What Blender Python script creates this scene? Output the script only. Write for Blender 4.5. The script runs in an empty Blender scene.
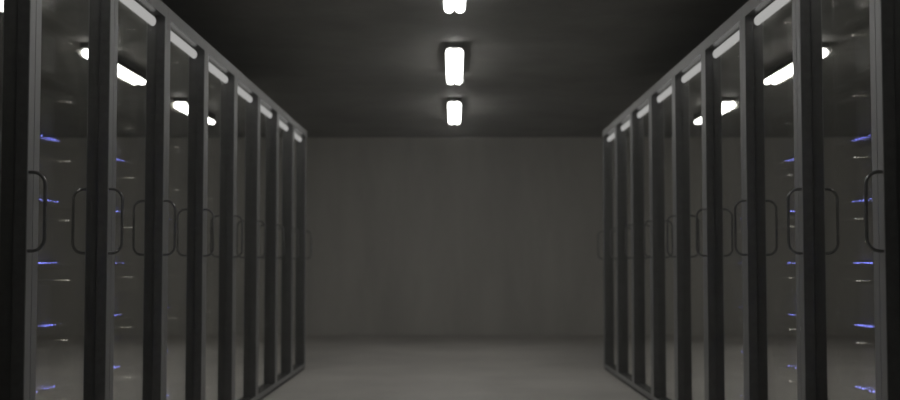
import bpy, bmesh, math, random
from mathutils import Vector, Matrix
C = bpy.context.scene.collection
S = bpy.context.scene
PI = math.pi

# ------------------------------------------------------------------ camera, world, exposure
EYE = 0.86
cd = bpy.data.cameras.new('camera')
cd.sensor_width = 36.0
cd.lens = 1250.0 / 900.0 * 36.0
cd.clip_start = 0.05
cd.dof.use_dof = True
cd.dof.focus_distance = 4.2
cd.dof.aperture_fstop = 3.0
cam = bpy.data.objects.new('camera', cd)
C.objects.link(cam)
cam.location = (-0.003, 0, EYE)
cam.rotation_euler = (PI / 2 + math.atan(63.0 / 1250.0), 0, math.atan(4.1 / 1250.0))
S.camera = cam

w = bpy.data.worlds.new('world')
S.world = w
w.use_nodes = True
w.node_tree.nodes['Background'].inputs[0].default_value = (0.5, 0.5, 0.48, 1)
w.node_tree.nodes['Background'].inputs[1].default_value = 0.0
S.view_settings.view_transform = 'Standard'
S.view_settings.look = 'None'
S.view_settings.gamma = 1.0
S.view_settings.use_curve_mapping = False
S.view_settings.exposure = 0.0
S.cycles.max_bounces = 16
S.cycles.transparent_max_bounces = 24
S.cycles.glossy_bounces = 8
S.cycles.diffuse_bounces = 6

TUBE_E = 13.5        # ceiling tubes
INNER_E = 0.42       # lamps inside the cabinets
FILL_E = 38.0
LED_E = 12.0

# ------------------------------------------------------------------ dimensions
WF = 1.211          # aisle centre to the door face
GL = 0.039          # glass is set back this far behind the door face
PITCH = 0.8265
E1 = 3.53           # near edge of the first far stile in view
ST = 0.048          # stile width
TOP = 1.94
CEIL = 2.37
BACK = 15.0
SIDE = 2.75
FRONT = -1.6

# ------------------------------------------------------------------ materials
def nodes(name):
    m = bpy.data.materials.new(name)
    m.use_nodes = True
    nt = m.node_tree
    return m, nt, nt.nodes['Principled BSDF'], nt.nodes['Material Output']

def plain(name, col, rough, metal=0.0, var=0.15, scale=40.0, spec=0.5):
    m, nt, b, out = nodes(name)
    tc = nt.nodes.new('ShaderNodeTexCoord')
    nz = nt.nodes.new('ShaderNodeTexNoise')
    nz.inputs['Scale'].default_value = scale
    nz.inputs['Detail'].default_value = 4
    nt.links.new(tc.outputs['Object'], nz.inputs['Vector'])
    rp = nt.nodes.new('ShaderNodeValToRGB')
    lo = [c * (1 - var) for c in col]; hi = [c * (1 + var) for c in col]
    rp.color_ramp.elements[0].position = 0.3
    rp.color_ramp.elements[1].position = 0.7
    rp.color_ramp.elements[0].color = (*lo, 1)
    rp.color_ramp.elements[1].color = (*hi, 1)
    nt.links.new(nz.outputs['Fac'], rp.inputs['Fac'])
    nt.links.new(rp.outputs['Color'], b.inputs['Base Color'])
    b.inputs['Roughness'].default_value = rough
    b.inputs['Metallic'].default_value = metal
    b.inputs['Specular IOR Level'].default_value = spec
    return m

def concrete(name, col, rough, stain=0.25, streak=False, bump=0.1, spec=0.3):
    m, nt, b, out = nodes(name)
    tc = nt.nodes.new('ShaderNodeTexCoord')
    mp = nt.nodes.new('ShaderNodeMapping')
    mp.inputs['Scale'].default_value = (1.6, 1.6, 0.35) if streak else (1, 1, 1)
    nt.links.new(tc.outputs['Object'], mp.inputs['Vector'])
    n1 = nt.nodes.new('ShaderNodeTexNoise')
    n1.inputs['Scale'].default_value = 1.3
    n1.inputs['Detail'].default_value = 6
    n1.inputs['Roughness'].default_value = 0.6
    nt.links.new(mp.outputs['Vector'], n1.inputs['Vector'])
    n2 = nt.nodes.new('ShaderNodeTexNoise')
    n2.inputs['Scale'].default_value = 18
    n2.inputs['Detail'].default_value = 6
    nt.links.new(tc.outputs['Object'], n2.inputs['Vector'])
    mx = nt.nodes.new('ShaderNodeMath'); mx.operation = 'MULTIPLY_ADD'
    mx.inputs[1].default_value = 0.25
    nt.links.new(n2.outputs['Fac'], mx.inputs[0])
    nt.links.new(n1.outputs['Fac'], mx.inputs[2])
    rp = nt.nodes.new('ShaderNodeValToRGB')
    rp.color_ramp.elements[0].position = 0.45
    rp.color_ramp.elements[1].position = 0.82
    rp.color_ramp.elements[0].color = (*[c * (1 - stain) for c in col], 1)
    rp.color_ramp.elements[1].color = (*[c * (1 + stain * 0.4) for c in col], 1)
    nt.links.new(mx.outputs[0], rp.inputs['Fac'])
    nt.links.new(rp.outputs['Color'], b.inputs['Base Color'])
    b.inputs['Roughness'].default_value = rough
    b.inputs['Specular IOR Level'].default_value = spec
    bp = nt.nodes.new('ShaderNodeBump')
    bp.inputs['Strength'].default_value = bump
    bp.inputs['Distance'].default_value = 0.01
    nt.links.new(n2.outputs['Fac'], bp.inputs['Height'])
    nt.links.new(bp.outputs['Normal'], b.inputs['Normal'])
    return m

def emit(name, col, strength, sample=True):
    m, nt, b, out = nodes(name)
    nt.nodes.remove(b)
    e = nt.nodes.new('ShaderNodeEmission')
    e.inputs[0].default_value = (*col, 1)
    e.inputs[1].default_value = strength
    nt.links.new(e.outputs[0], out.inputs[0])
    if not sample:
        m.cycles.emission_sampling = 'NONE'
    return m

def coated_glass(name, refl, tint):
    m, nt, b, out = nodes(name)
    nt.nodes.remove(b)
    lw = nt.nodes.new('ShaderNodeFresnel')
    lw.inputs['IOR'].default_value = 1.5
    mr = nt.nodes.new('ShaderNodeMapRange')
    mr.inputs['From Min'].default_value = 0.04
    mr.inputs['From Max'].default_value = 0.5
    mr.inputs['To Min'].default_value = refl[0]
    mr.inputs['To Max'].default_value = refl[1]
    g = nt.nodes.new('ShaderNodeBsdfGlossy')
    g.inputs['Roughness'].default_value = 0.0
    g.inputs['Color'].default_value = (0.97, 0.97, 0.95, 1)
    t = nt.nodes.new('ShaderNodeBsdfTransparent')
    t.inputs['Color'].default_value = (*tint, 1)
    mx = nt.nodes.new('ShaderNodeMixShader')
    nt.links.new(lw.outputs[0], mr.inputs['Value'])
    nt.links.new(mr.outputs[0], mx.inputs[0])
    nt.links.new(t.outputs[0], mx.inputs[1])
    nt.links.new(g.outputs[0], mx.inputs[2])
    nt.links.new(mx.outputs[0], out.inputs[0])
    return m

M = dict(
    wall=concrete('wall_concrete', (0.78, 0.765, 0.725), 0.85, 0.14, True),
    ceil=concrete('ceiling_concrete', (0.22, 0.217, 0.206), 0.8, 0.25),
    floor=concrete('floor_concrete', (0.67, 0.645, 0.61), 0.5, 0.15, False, 0.05, 0.4),
    black=plain('black_gloss_coat', (0.10, 0.10, 0.10), 0.25),
    inner=plain('cabinet_interior_black', (0.02, 0.02, 0.02), 0.7),
    trim=plain('grey_anodised_trim', (0.30, 0.302, 0.307), 0.45, 0.2, 0.05, 12),
    plinth=plain('dark_plinth', (0.04, 0.04, 0.04), 0.6),
    handle=plain('dark_handle_metal', (0.22, 0.22, 0.22), 0.3, 0.6),
    seal=plain('rubber_seal', (0.05, 0.05, 0.05), 0.4),
    glass=coated_glass('coated_door_glass', (0.49, 0.82), (0.97, 0.97, 0.97)),
    chassis=plain('server_chassis_metal', (0.03, 0.03, 0.03), 0.5, 0.3),
    face=plain('server_faceplate', (0.05, 0.05, 0.05), 0.45),
    bezel=plain('server_bezel_gloss', (0.3, 0.3, 0.3), 0.55, 0.0),
    ring=plain('grille_wire', (0.8, 0.8, 0.8), 0.4, 0.3),
    rail=plain('mounting_rail_steel', (0.06, 0.06, 0.06), 0.5, 0.5),
    housing=plain('light_housing_dark', (0.05, 0.05, 0.05), 0.5),
    socket=plain('lamp_socket', (0.3, 0.3, 0.3), 0.5),
    tube=emit('ceiling_tube_glow', (1.0, 0.985, 0.94), TUBE_E),
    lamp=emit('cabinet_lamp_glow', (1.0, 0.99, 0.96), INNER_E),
    fill=emit('fill_lamp_glow', (1.0, 0.99, 0.96), FILL_E),
    led=emit('blue_led_glow', (0.22, 0.25, 1.0), LED_E, False),
    glint=emit('white_glint_glow', (1.0, 0.95, 0.85), 4.0, False),
)

# ------------------------------------------------------------------ mesh helpers
def add_box(bm, x0, x1, y0, y1, z0, z1, bev=0.0):
    vs = [bm.verts.new((x, y, z)) for x in (x0, x1) for y in (y0, y1) for z in (z0, z1)]
    idx = [(0, 1, 3, 2), (4, 6, 7, 5), (0, 4, 5, 1), (2, 3, 7, 6), (0, 2, 6, 4), (1, 5, 7, 3)]
    fs = [bm.faces.new([vs[i] for i in f]) for f in idx]
    if bev:
        es = list({e for f in fs for e in f.edges})
        bmesh.ops.bevel(bm, geom=es, offset=bev, segments=2, affect='EDGES', profile=0.5)

def add_tube(bm, pts, r, seg=10, closed=False, cap=True):
    pts = [Vector(p) for p in pts]
    n = len(pts)
    rings = []
    up = None
    for i, p in enumerate(pts):
        if closed:
            t = (pts[(i + 1) % n] - pts[i - 1]).normalized()
        else:
            t = (pts[min(i + 1, n - 1)] - pts[max(i - 1, 0)]).normalized()
        if up is None:
            up = t.orthogonal().normalized()
        up = (up - t * up.dot(t)).normalized()
        s = t.cross(up)
        rings.append([bm.verts.new(p + (up * math.cos(2 * PI * k / seg) + s * math.sin(2 * PI * k / seg)) * r) for k in range(seg)])
    m = n if closed else n - 1
    for i in range(m):
        a, b = rings[i], rings[(i + 1) % n]
        for k in range(seg):
            f = bm.faces.new((a[k], a[(k + 1) % seg], b[(k + 1) % seg], b[k]))
            f.smooth = True
    if cap and not closed:
        bm.faces.new(list(reversed(rings[0])))
        bm.faces.new(rings[-1])

def add_capsule(bm, y0, y1, x, z, r, seg=16, hs=5):
    """tube along Y with rounded ends"""
    prof = []
    for k in range(hs + 1):
        a = PI / 2 * k / hs
        prof.append((y0 + r - r * math.cos(a), max(r * math.sin(a), 1e-4)))
    for k in range(hs + 1):
        a = PI / 2 * k / hs
        prof.append((y1 - r + r * math.sin(a), max(r * math.cos(a), 1e-4)))
    rings = [[bm.verts.new((x + rr * math.cos(2 * PI * j / seg), y, z + rr * math.sin(2 * PI * j / seg))) for j in range(seg)] for y, rr in prof]
    for a, b in zip(rings, rings[1:]):
        for j in range(seg):
            f = bm.faces.new((a[j], a[(j + 1) % seg], b[(j + 1) % seg], b[j]))
            f.smooth = True
    bm.faces.new(rings[0]); bm.faces.new(list(reversed(rings[-1])))

def obj(name, bm, mat, parent=None):
    bmesh.ops.recalc_face_normals(bm, faces=bm.faces[:])
    me = bpy.data.meshes.new(name)
    bm.to_mesh(me); bm.free()
    me.materials.append(mat)
    o = bpy.data.objects.new(name, me)
    C.objects.link(o)
    if parent:
        o.parent = parent
    return o

def boxes(name, lst, mat, parent=None, bev=0.0):
    bm = bmesh.new()
    for b in lst:
        add_box(bm, *b, bev=bev)
    return obj(name, bm, mat, parent)

def thing(name, label, cat, loc=(0, 0, 0), rz=0.0, group=None):
    o = bpy.data.objects.new(name, None)
    C.objects.link(o)
    o.location = loc
    o.rotation_euler = (0, 0, rz)
    o.empty_display_size = 0.1
    o['label'] = label
    o['category'] = cat
    if group:
        o['group'] = group
    return o

def struct(name, lst, mat):
    o = boxes(name, lst, mat)
    o['kind'] = 'structure'
    return o

def dup(root, loc, rz, label, group=None, skip=()):
    r = root.copy(); C.objects.link(r)
    r.location = loc; r.rotation_euler = (0, 0, rz)
    r['label'] = label
    if group:
        r['group'] = group
    for ch in list(root.children):
        if ch.name.split('.')[0] in skip:
            continue
        c = ch.copy(); C.objects.link(c); c.parent = r
        for g in list(ch.children):
            if g.name.split('.')[0] in skip:
                continue
            d = g.copy(); C.objects.link(d); d.parent = c
    return r

# ------------------------------------------------------------------ setting
struct('floor', [(-SIDE, SIDE, FRONT, BACK, -0.1, 0)], M['floor'])
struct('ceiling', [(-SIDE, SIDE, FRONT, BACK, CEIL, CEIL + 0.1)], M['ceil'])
struct('wall_back', [(-SIDE - .1, SIDE + .1, BACK, BACK + 0.1, -0.1, CEIL + 0.1)], M['wall'])
struct('wall_left', [(-SIDE - .1, -SIDE, FRONT, BACK, -0.1, CEIL + 0.1)], M['wall'])
struct('wall_right', [(SIDE, SIDE + .1, FRONT, BACK, -0.1, CEIL + 0.1)], M['wall'])
struct('wall_front', [(-SIDE - .1, SIDE + .1, FRONT - 0.1, FRONT, -0.1, CEIL + 0.1)], M['wall'])

# ------------------------------------------------------------------ cabinets
# local frame: door face at x = 0 looking along +x, width along y, centred on y = 0
H2 = PITCH / 2
PL = 0.018      # plinth height
BR = 0.048      # top of the bottom rail
TR = 0.05       # top rail height
DEPTH = 1.0
def make_cabinet(side, label):
    """side +1: handle on the +y stile; -1: on the -y stile"""
    t = thing('server_cabinet', label, 'server cabinet')
    g = 0.002
    a, b = -H2 + g, H2 - g
    dz0, dz1 = PL + 0.002, TOP
    # body
    boxes('plinth', [(-DEPTH, -0.006, a, b, 0, PL)], M['plinth'], t)
    boxes('side_panel', [(-DEPTH, -0.062, a, a + 0.015, PL, TOP)], M['inner'], t)
    boxes('side_panel', [(-DEPTH, -0.062, b - 0.015, b, PL, TOP)], M['inner'], t)
    boxes('back_panel', [(-DEPTH, -DEPTH + 0.015, a + 0.015, b - 0.015, PL, TOP)], M['inner'], t)
    boxes('roof_panel', [(-DEPTH + 0.015, -0.062, a + 0.015, b - 0.015, TOP - 0.02, TOP)], M['inner'], t)
    boxes('floor_panel', [(-DEPTH + 0.015, -0.062, a + 0.015, b - 0.015, PL, PL + 0.015)], M['inner'], t)
    for s in (-1, 1):
        y = s * (H2 - 0.034)
        bm = bmesh.new()
        add_box(bm, -0.15, -0.123, min(y - .004, y + .004) , max(y - .004, y + .004), PL + 0.02, TOP - 0.02)
        y2 = s * (H2 - 0.017)
        add_box(bm, -0.13, -0.123, min(y, y2), max(y, y2), PL + 0.02, TOP - 0.02)
        obj('mounting_rail', bm, M['rail'], t)
    # door: black frame with grey front trim, glass, seal, hinges, handle
    d = boxes('door', [(-0.06, -0.003, a, a + ST - g, dz0, dz1), (-0.06, -0.003, b - ST + g, b, dz0, dz1),
                       (-0.06, -0.003, a + ST - g, b - ST + g, dz1 - TR, dz1), (-0.06, -0.003, a + ST - g, b - ST + g, dz0, BR)], M['black'], t)
    boxes('door_trim', [(-0.003, 0, a, a + ST - g, dz0, dz1), (-0.003, 0, b - ST + g, b, dz0, dz1),
                        (-0.003, 0, a + ST - g, b - ST + g, dz1 - TR, dz1), (-0.003, 0, a + ST - g, b - ST + g, dz0, BR)], M['trim'], d)['label'] = 'grey front trim of the door frame'
    ga, gb = a + ST - g, b - ST + g
    boxes('glass_pane', [(-GL - 0.005, -GL, ga, gb, BR, dz1 - TR)], M['glass'], d)
    s = 0.0025
    boxes('seal', [(-GL - 0.007, -GL + 0.002, ga, ga + s, BR, dz1 - TR), (-GL - 0.007, -GL + 0.002, gb - s, gb, BR, dz1 - TR)], M['seal'], d)
    # handle: a bent rod standing off the stile next to the glass
    hy = side * (H2 - g - ST + 0.012)
    r = 0.036; px = 0.047; z0 = EYE + 0.034; z1 = EYE + 0.258
    pts = [(-0.004, hy, z1)]
    for k in range(9):
        q = PI / 2 * k / 8
        pts.append((px - r + r * math.sin(q), hy, z1 - r + r * math.cos(q)))
    for k in range(9):
        q = PI / 2 * k / 8
        pts.append((px - r + r * math.cos(q), hy, z0 + r - r * math.sin(q)))
    pts.append((-0.004, hy, z0))
    bm = bmesh.new(); add_tube(bm, pts, 0.0052, 12)
    obj('handle', bm, M['handle'], d)
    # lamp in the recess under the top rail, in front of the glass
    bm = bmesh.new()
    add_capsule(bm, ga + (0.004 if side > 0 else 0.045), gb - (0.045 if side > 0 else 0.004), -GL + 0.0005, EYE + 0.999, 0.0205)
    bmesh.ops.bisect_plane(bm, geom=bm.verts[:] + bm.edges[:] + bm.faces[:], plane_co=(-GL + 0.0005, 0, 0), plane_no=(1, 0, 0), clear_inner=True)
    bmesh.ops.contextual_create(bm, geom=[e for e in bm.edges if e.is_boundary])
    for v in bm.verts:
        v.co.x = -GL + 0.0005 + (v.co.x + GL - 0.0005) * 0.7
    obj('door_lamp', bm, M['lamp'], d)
    # fill lamp added inside, hidden behind the top rail, to light the servers
    bm = bmesh.new()
    add_capsule(bm, -H2 + 0.05, H2 - 0.05, -0.079, EYE + 1.056, 0.012)
    obj('fill_lamp', bm, M['fill'], t)
    return t

ORD = ['nearest', 'second', 'third', 'fourth', 'fifth', 'sixth', 'seventh', 'eighth', 'farthest']
ROW = {-1: 'left', 1: 'right'}
def bay_y(i):
    return E1 + ST + (i - 0.5) * PITCH
def cab_label(sd, i):
    r = ROW[sd]
    if i == 0:
        return f'black server cabinet cut off by the {r} edge, only its end stile in view'
    if i == 8:
        return f'black glass-door server cabinet at the far end of the {r} row, next to back wall'
    return f'black glass-door server cabinet with grey trim, {ORD[i]} from the front in {r} row'
def place(sd, i):
    return (sd * WF, bay_y(i), 0), (0 if sd < 0 else PI)
for sd in (-1, 1):
    proto = make_cabinet(1 if sd < 0 else -1, cab_label(sd, 0))
    proto.location, rz = place(sd, 0)
    proto.rotation_euler = (0, 0, rz)
    proto['group'] = f'server cabinets in the {ROW[sd]} row'
    for i in range(1, 9):
        loc, rz = place(sd, i)
        dup(proto, loc, rz, cab_label(sd, i))

# ------------------------------------------------------------------ servers
# local frame: front at x = 0, base at z = 0, width along y
SP = 0.2015            # height of one server slot
SW = 0.70
PH = 0.147            # bezel height
def rrect(w_, h_, r, zc, x, n=7):
    pts = []
    for cy, cz, a0 in ((w_ / 2 - r, h_ / 2 - r, 0), (-w_ / 2 + r, h_ / 2 - r, PI / 2), (-w_ / 2 + r, -h_ / 2 + r, PI), (w_ / 2 - r, -h_ / 2 + r, 1.5 * PI)):
        for k in range(n):
            a = a0 + PI / 2 * k / (n - 1)
            pts.append((x, cy + r * math.cos(a), zc + cz + r * math.sin(a)))
    return pts
def chassis_mesh():
    bm = bmesh.new()
    add_box(bm, -0.72, -0.006, -SW / 2 + 0.01, SW / 2 - 0.01, 0.004, SP - 0.004)
    add_box(bm, -0.006, 0, -SW / 2 - 0.012, SW / 2 + 0.012, 0.006, SP - 0.006)
    return bm
ZC = 0.018 + PH / 2   # bezel centre above the server's base
SLOTS = 12
LEDSIDE = 1
def slot_y(k):
    return -0.20 + 0.40 * (k + 0.5) / SLOTS - 0.07 * LEDSIDE
FLIP = {-1: 1, 1: -1}
led_me = None
def make_server(sd, label):
    t = thing('rack_server', label, 'server')
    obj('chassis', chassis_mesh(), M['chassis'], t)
    bm = bmesh.new()
    pts = rrect(SW - 0.06, PH, 0.03, ZC, 0.003)
    f = bm.faces.new([bm.verts.new((0.004, p[1], p[2])) for p in pts])
    e = bmesh.ops.extrude_face_region(bm, geom=[f])
    for v in e['geom']:
        if isinstance(v, bmesh.types.BMVert):
            v.co.x = -0.001
    obj('faceplate', bm, M['face'], t)
    bm = bmesh.new()
    add_tube(bm, rrect(SW - 0.06, PH, 0.03, ZC, 0.005), 0.005, 8, closed=True)
    obj('bezel', bm, M['bezel'], t)
    bm = bmesh.new()
    uc = -0.058 * FLIP[sd]
    for k in range(7):
        r = 0.026 + 0.018 * k
        run = []
        for j in range(97):
            a = 2 * PI * j / 96 + PI / 2
            if abs(r * math.sin(a)) <= 0.062 and j < 96:
                run.append((0.006, uc + r * math.cos(a), ZC + r * math.sin(a)))
            elif run:
                if len(run) > 2:
                    add_tube(bm, run, 0.0045, 6, closed=len(run) == 96)
                run = []
    for k in range(4):
        a = PI / 4 + PI / 2 * k
        add_tube(bm, [(0.006, uc, ZC), (0.006, uc + 0.085 * math.cos(a), ZC + 0.085 * math.sin(a))], 0.0018, 6)
    obj('fan_grille', bm, M['ring'], t)
    bm = bmesh.new()  # glowing dot stands in for the highlight on the bezel
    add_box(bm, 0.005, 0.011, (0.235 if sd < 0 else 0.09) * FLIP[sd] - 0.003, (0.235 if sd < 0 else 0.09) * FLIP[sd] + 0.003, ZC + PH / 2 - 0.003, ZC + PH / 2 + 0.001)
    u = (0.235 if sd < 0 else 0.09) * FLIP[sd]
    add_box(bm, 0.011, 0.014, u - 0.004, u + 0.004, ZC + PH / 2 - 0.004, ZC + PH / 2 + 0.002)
    obj('bezel_glint', bm, M['glint'], t)['label'] = 'small white bezel highlight made as a glowing dot'
    return t
def add_led(parent, k, ln=1):
    global led_me
    if led_me is None:
        bm = bmesh.new()
        add_box(bm, 0.0, 0.003, -0.006, 0.006, -0.0020, 0.0020)
        o = obj('blue_light', bm, M['led'])
        led_me = o.data
        o['label'] = 'lit blue indicator light'
        o.parent = parent
    else:
        o = bpy.data.objects.new('blue_light', led_me)
        C.objects.link(o)
        o.parent = parent
        o['label'] = 'lit blue indicator light'
    o.location = (0.0098, slot_y(k), ZC - PH / 2 + 0.002)
random.seed(7)
SHELF = ['top', 'second', 'third', 'fourth', 'fifth', 'sixth', 'seventh', 'eighth', 'bottom']
# which indicator slots are lit, seen from the aisle: near end first (tuned for the near cabinets)
def lit_pattern():
    base = [k for k in range(SLOTS) if random.random() < 0.6]
    return base
NEAR = {  # (side, bay, row): lit slots counted from the end nearest the camera
    (-1, 1, 2): [5, 6, 8, 9, 10, 11], (-1, 1, 1): [5, 6, 8, 9, 11],
    (-1, 1, 0): [5, 6, 7, 8, 9, 11], (-1, 1, -1): [5, 8, 9, 10, 11], (-1, 1, -2): [5, 6, 9, 11],
    (1, 1, 2): [5, 6, 8, 9, 10, 11], (1, 1, 1): [5, 6, 8, 9, 11],
    (1, 1, 0): [6, 7, 8, 10, 11], (1, 1, -1): [7, 8, 9, 10, 11], (1, 1, -2): [6, 7, 9, 10, 11],
}
for sd in (-1, 1):
    proto = None
    LEDSIDE = 1 if sd < 0 else -1
    for i in range(1, 9):
        for k in range(4, -5, -1):
            n = 4 - k
            sh = SHELF[n]
            has = k <= 2 and i <= 3
            cab = 'farthest' if i == 8 else ORD[i]
            shelf = {0: 'topmost', 8: 'lowest'}.get(n, sh + ' one down') 
            lab = ('dark blue-lit server, ' if has else 'dark unlit server, ') + f'{shelf} in the {cab} cabinet of the {ROW[sd]} row'
            zb = EYE + k * SP - (ZC - PH / 2 + 0.002)
            loc = (sd * (WF + GL + 0.07), bay_y(i), zb)
            rz = 0 if sd < 0 else PI
            grp = f'servers stacked in the {ROW[sd]} row of cabinets'
            if proto is None:
                t = proto = make_server(sd, lab)
                t.location = loc; t.rotation_euler = (0, 0, rz); t['group'] = grp
            else:
                t = dup(proto, loc, rz, lab, grp, skip=('blue_light',) if i <= 4 else ('blue_light', 'bezel_glint'))
            if has:
                pat = NEAR.get((sd, i, k)) or lit_pattern()
                fp = [c for c in t.children if c.name.startswith('faceplate')][0]
                for s_ in pat:
                    add_led(fp, s_ if sd < 0 else SLOTS - 1 - s_)

# ------------------------------------------------------------------ ceiling lights
def make_ceiling_light(label):
    t = thing('ceiling_light', label, 'ceiling light', (0, 0, CEIL), 0, 'twin-tube lights along the ceiling')
    L = 1.37
    boxes('housing', [(-0.062, 0.062, -L / 2, L / 2, -0.040, 0)], M['housing'], t, 0.004)
    for s in (-1, 1):
        bm = bmesh.new()
        add_capsule(bm, -L / 2 + 0.006, L / 2, s * 0.0305, -0.070, 0.0285)
        obj('tube', bm, M['tube'], t)
    bm = bmesh.new()  # dark shell added over the tubes to keep light off the ceiling
    for s in (-1, 1):
        a0 = -0.02 * PI
        prof = [(s * 0.0305 + s * 0.0300 * math.cos(a), -0.070 + 0.0300 * math.sin(a)) for a in [a0 + (0.5 * PI - a0) * q / 8 for q in range(9)]]
        prof2 = [(s * 0.0305 + s * 0.0320 * math.cos(a), -0.070 + 0.0320 * math.sin(a)) for a in [a0 + (0.5 * PI - a0) * q / 8 for q in range(9)]]
        v = [[bm.verts.new((x, y, z)) for x, z in prof + prof2[::-1]] for y in (-L / 2, L / 2 - 0.02)]
        n = len(v[0])
        for q in range(n):
            bm.faces.new((v[0][q], v[0][(q + 1) % n], v[1][(q + 1) % n], v[1][q]))
        bm.faces.new(v[0]); bm.faces.new(v[1][::-1])
    obj('light_shield', bm, M['housing'], t)
    for s in (-1, 1):
        boxes('socket', [(-0.02, 0.02, s * (L / 2 - 0.08) - 0.012, s * (L / 2 - 0.08) + 0.012, -0.06, -0.035)], M['socket'], t)
    return t
FAR = [7.03, 9.86, 12.70]
cl = make_ceiling_light('twin-tube ceiling light cut off by the top edge of the picture')
dup(cl, (0, FAR[0] - 2.85 - 0.685, CEIL), 0, 'extra twin-tube ceiling light added overhead near the camera, unseen above the top of the picture')  # unseen light continuing the row, added to brighten the nearest cabinets
cl.location = (0, FAR[0] - 0.685, CEIL)
dup(cl, (0, FAR[1] - 0.685, CEIL), 0, 'middle of the three twin-tube ceiling lights above the aisle')
dup(cl, (0, FAR[2] - 0.685, CEIL), 0, 'farthest and smallest-looking twin-tube ceiling light, closest to the back wall')

# ------------------------------------------------------------------ thin haze filling the room
HAZE = 0.012
m = bpy.data.materials.new('haze_air')
m.use_nodes = True
nt = m.node_tree
nt.nodes.remove(nt.nodes['Principled BSDF'])
vs = nt.nodes.new('ShaderNodeVolumeScatter')
vs.inputs['Density'].default_value = HAZE
vs.inputs['Color'].default_value = (1, 1, 0.98, 1)
nt.links.new(vs.outputs[0], nt.nodes['Material Output'].inputs['Volume'])
bm = bmesh.new()
ye = E1 + 7 * PITCH + ST + PITCH + 0.03
xa = WF - 0.06; xb = SIDE - 0.02
out = [(-xa, FRONT + .02), (xa, FRONT + .02), (xa, ye), (xb, ye), (xb, BACK - .02), (-xb, BACK - .02), (-xb, ye), (-xa, ye)]
lo = [bm.verts.new((x, y, 0.01)) for x, y in out]
hi = [bm.verts.new((x, y, CEIL - 0.002)) for x, y in out]
bm.faces.new(lo[::-1]); bm.faces.new(hi)
for q in range(8):
    bm.faces.new((lo[q], lo[(q + 1) % 8], hi[(q + 1) % 8], hi[q]))
hz = obj('haze', bm, m)
hz['kind'] = 'stuff'
hz['label'] = 'thin grey haze hanging in the air of the aisle'
hz['category'] = 'haze'
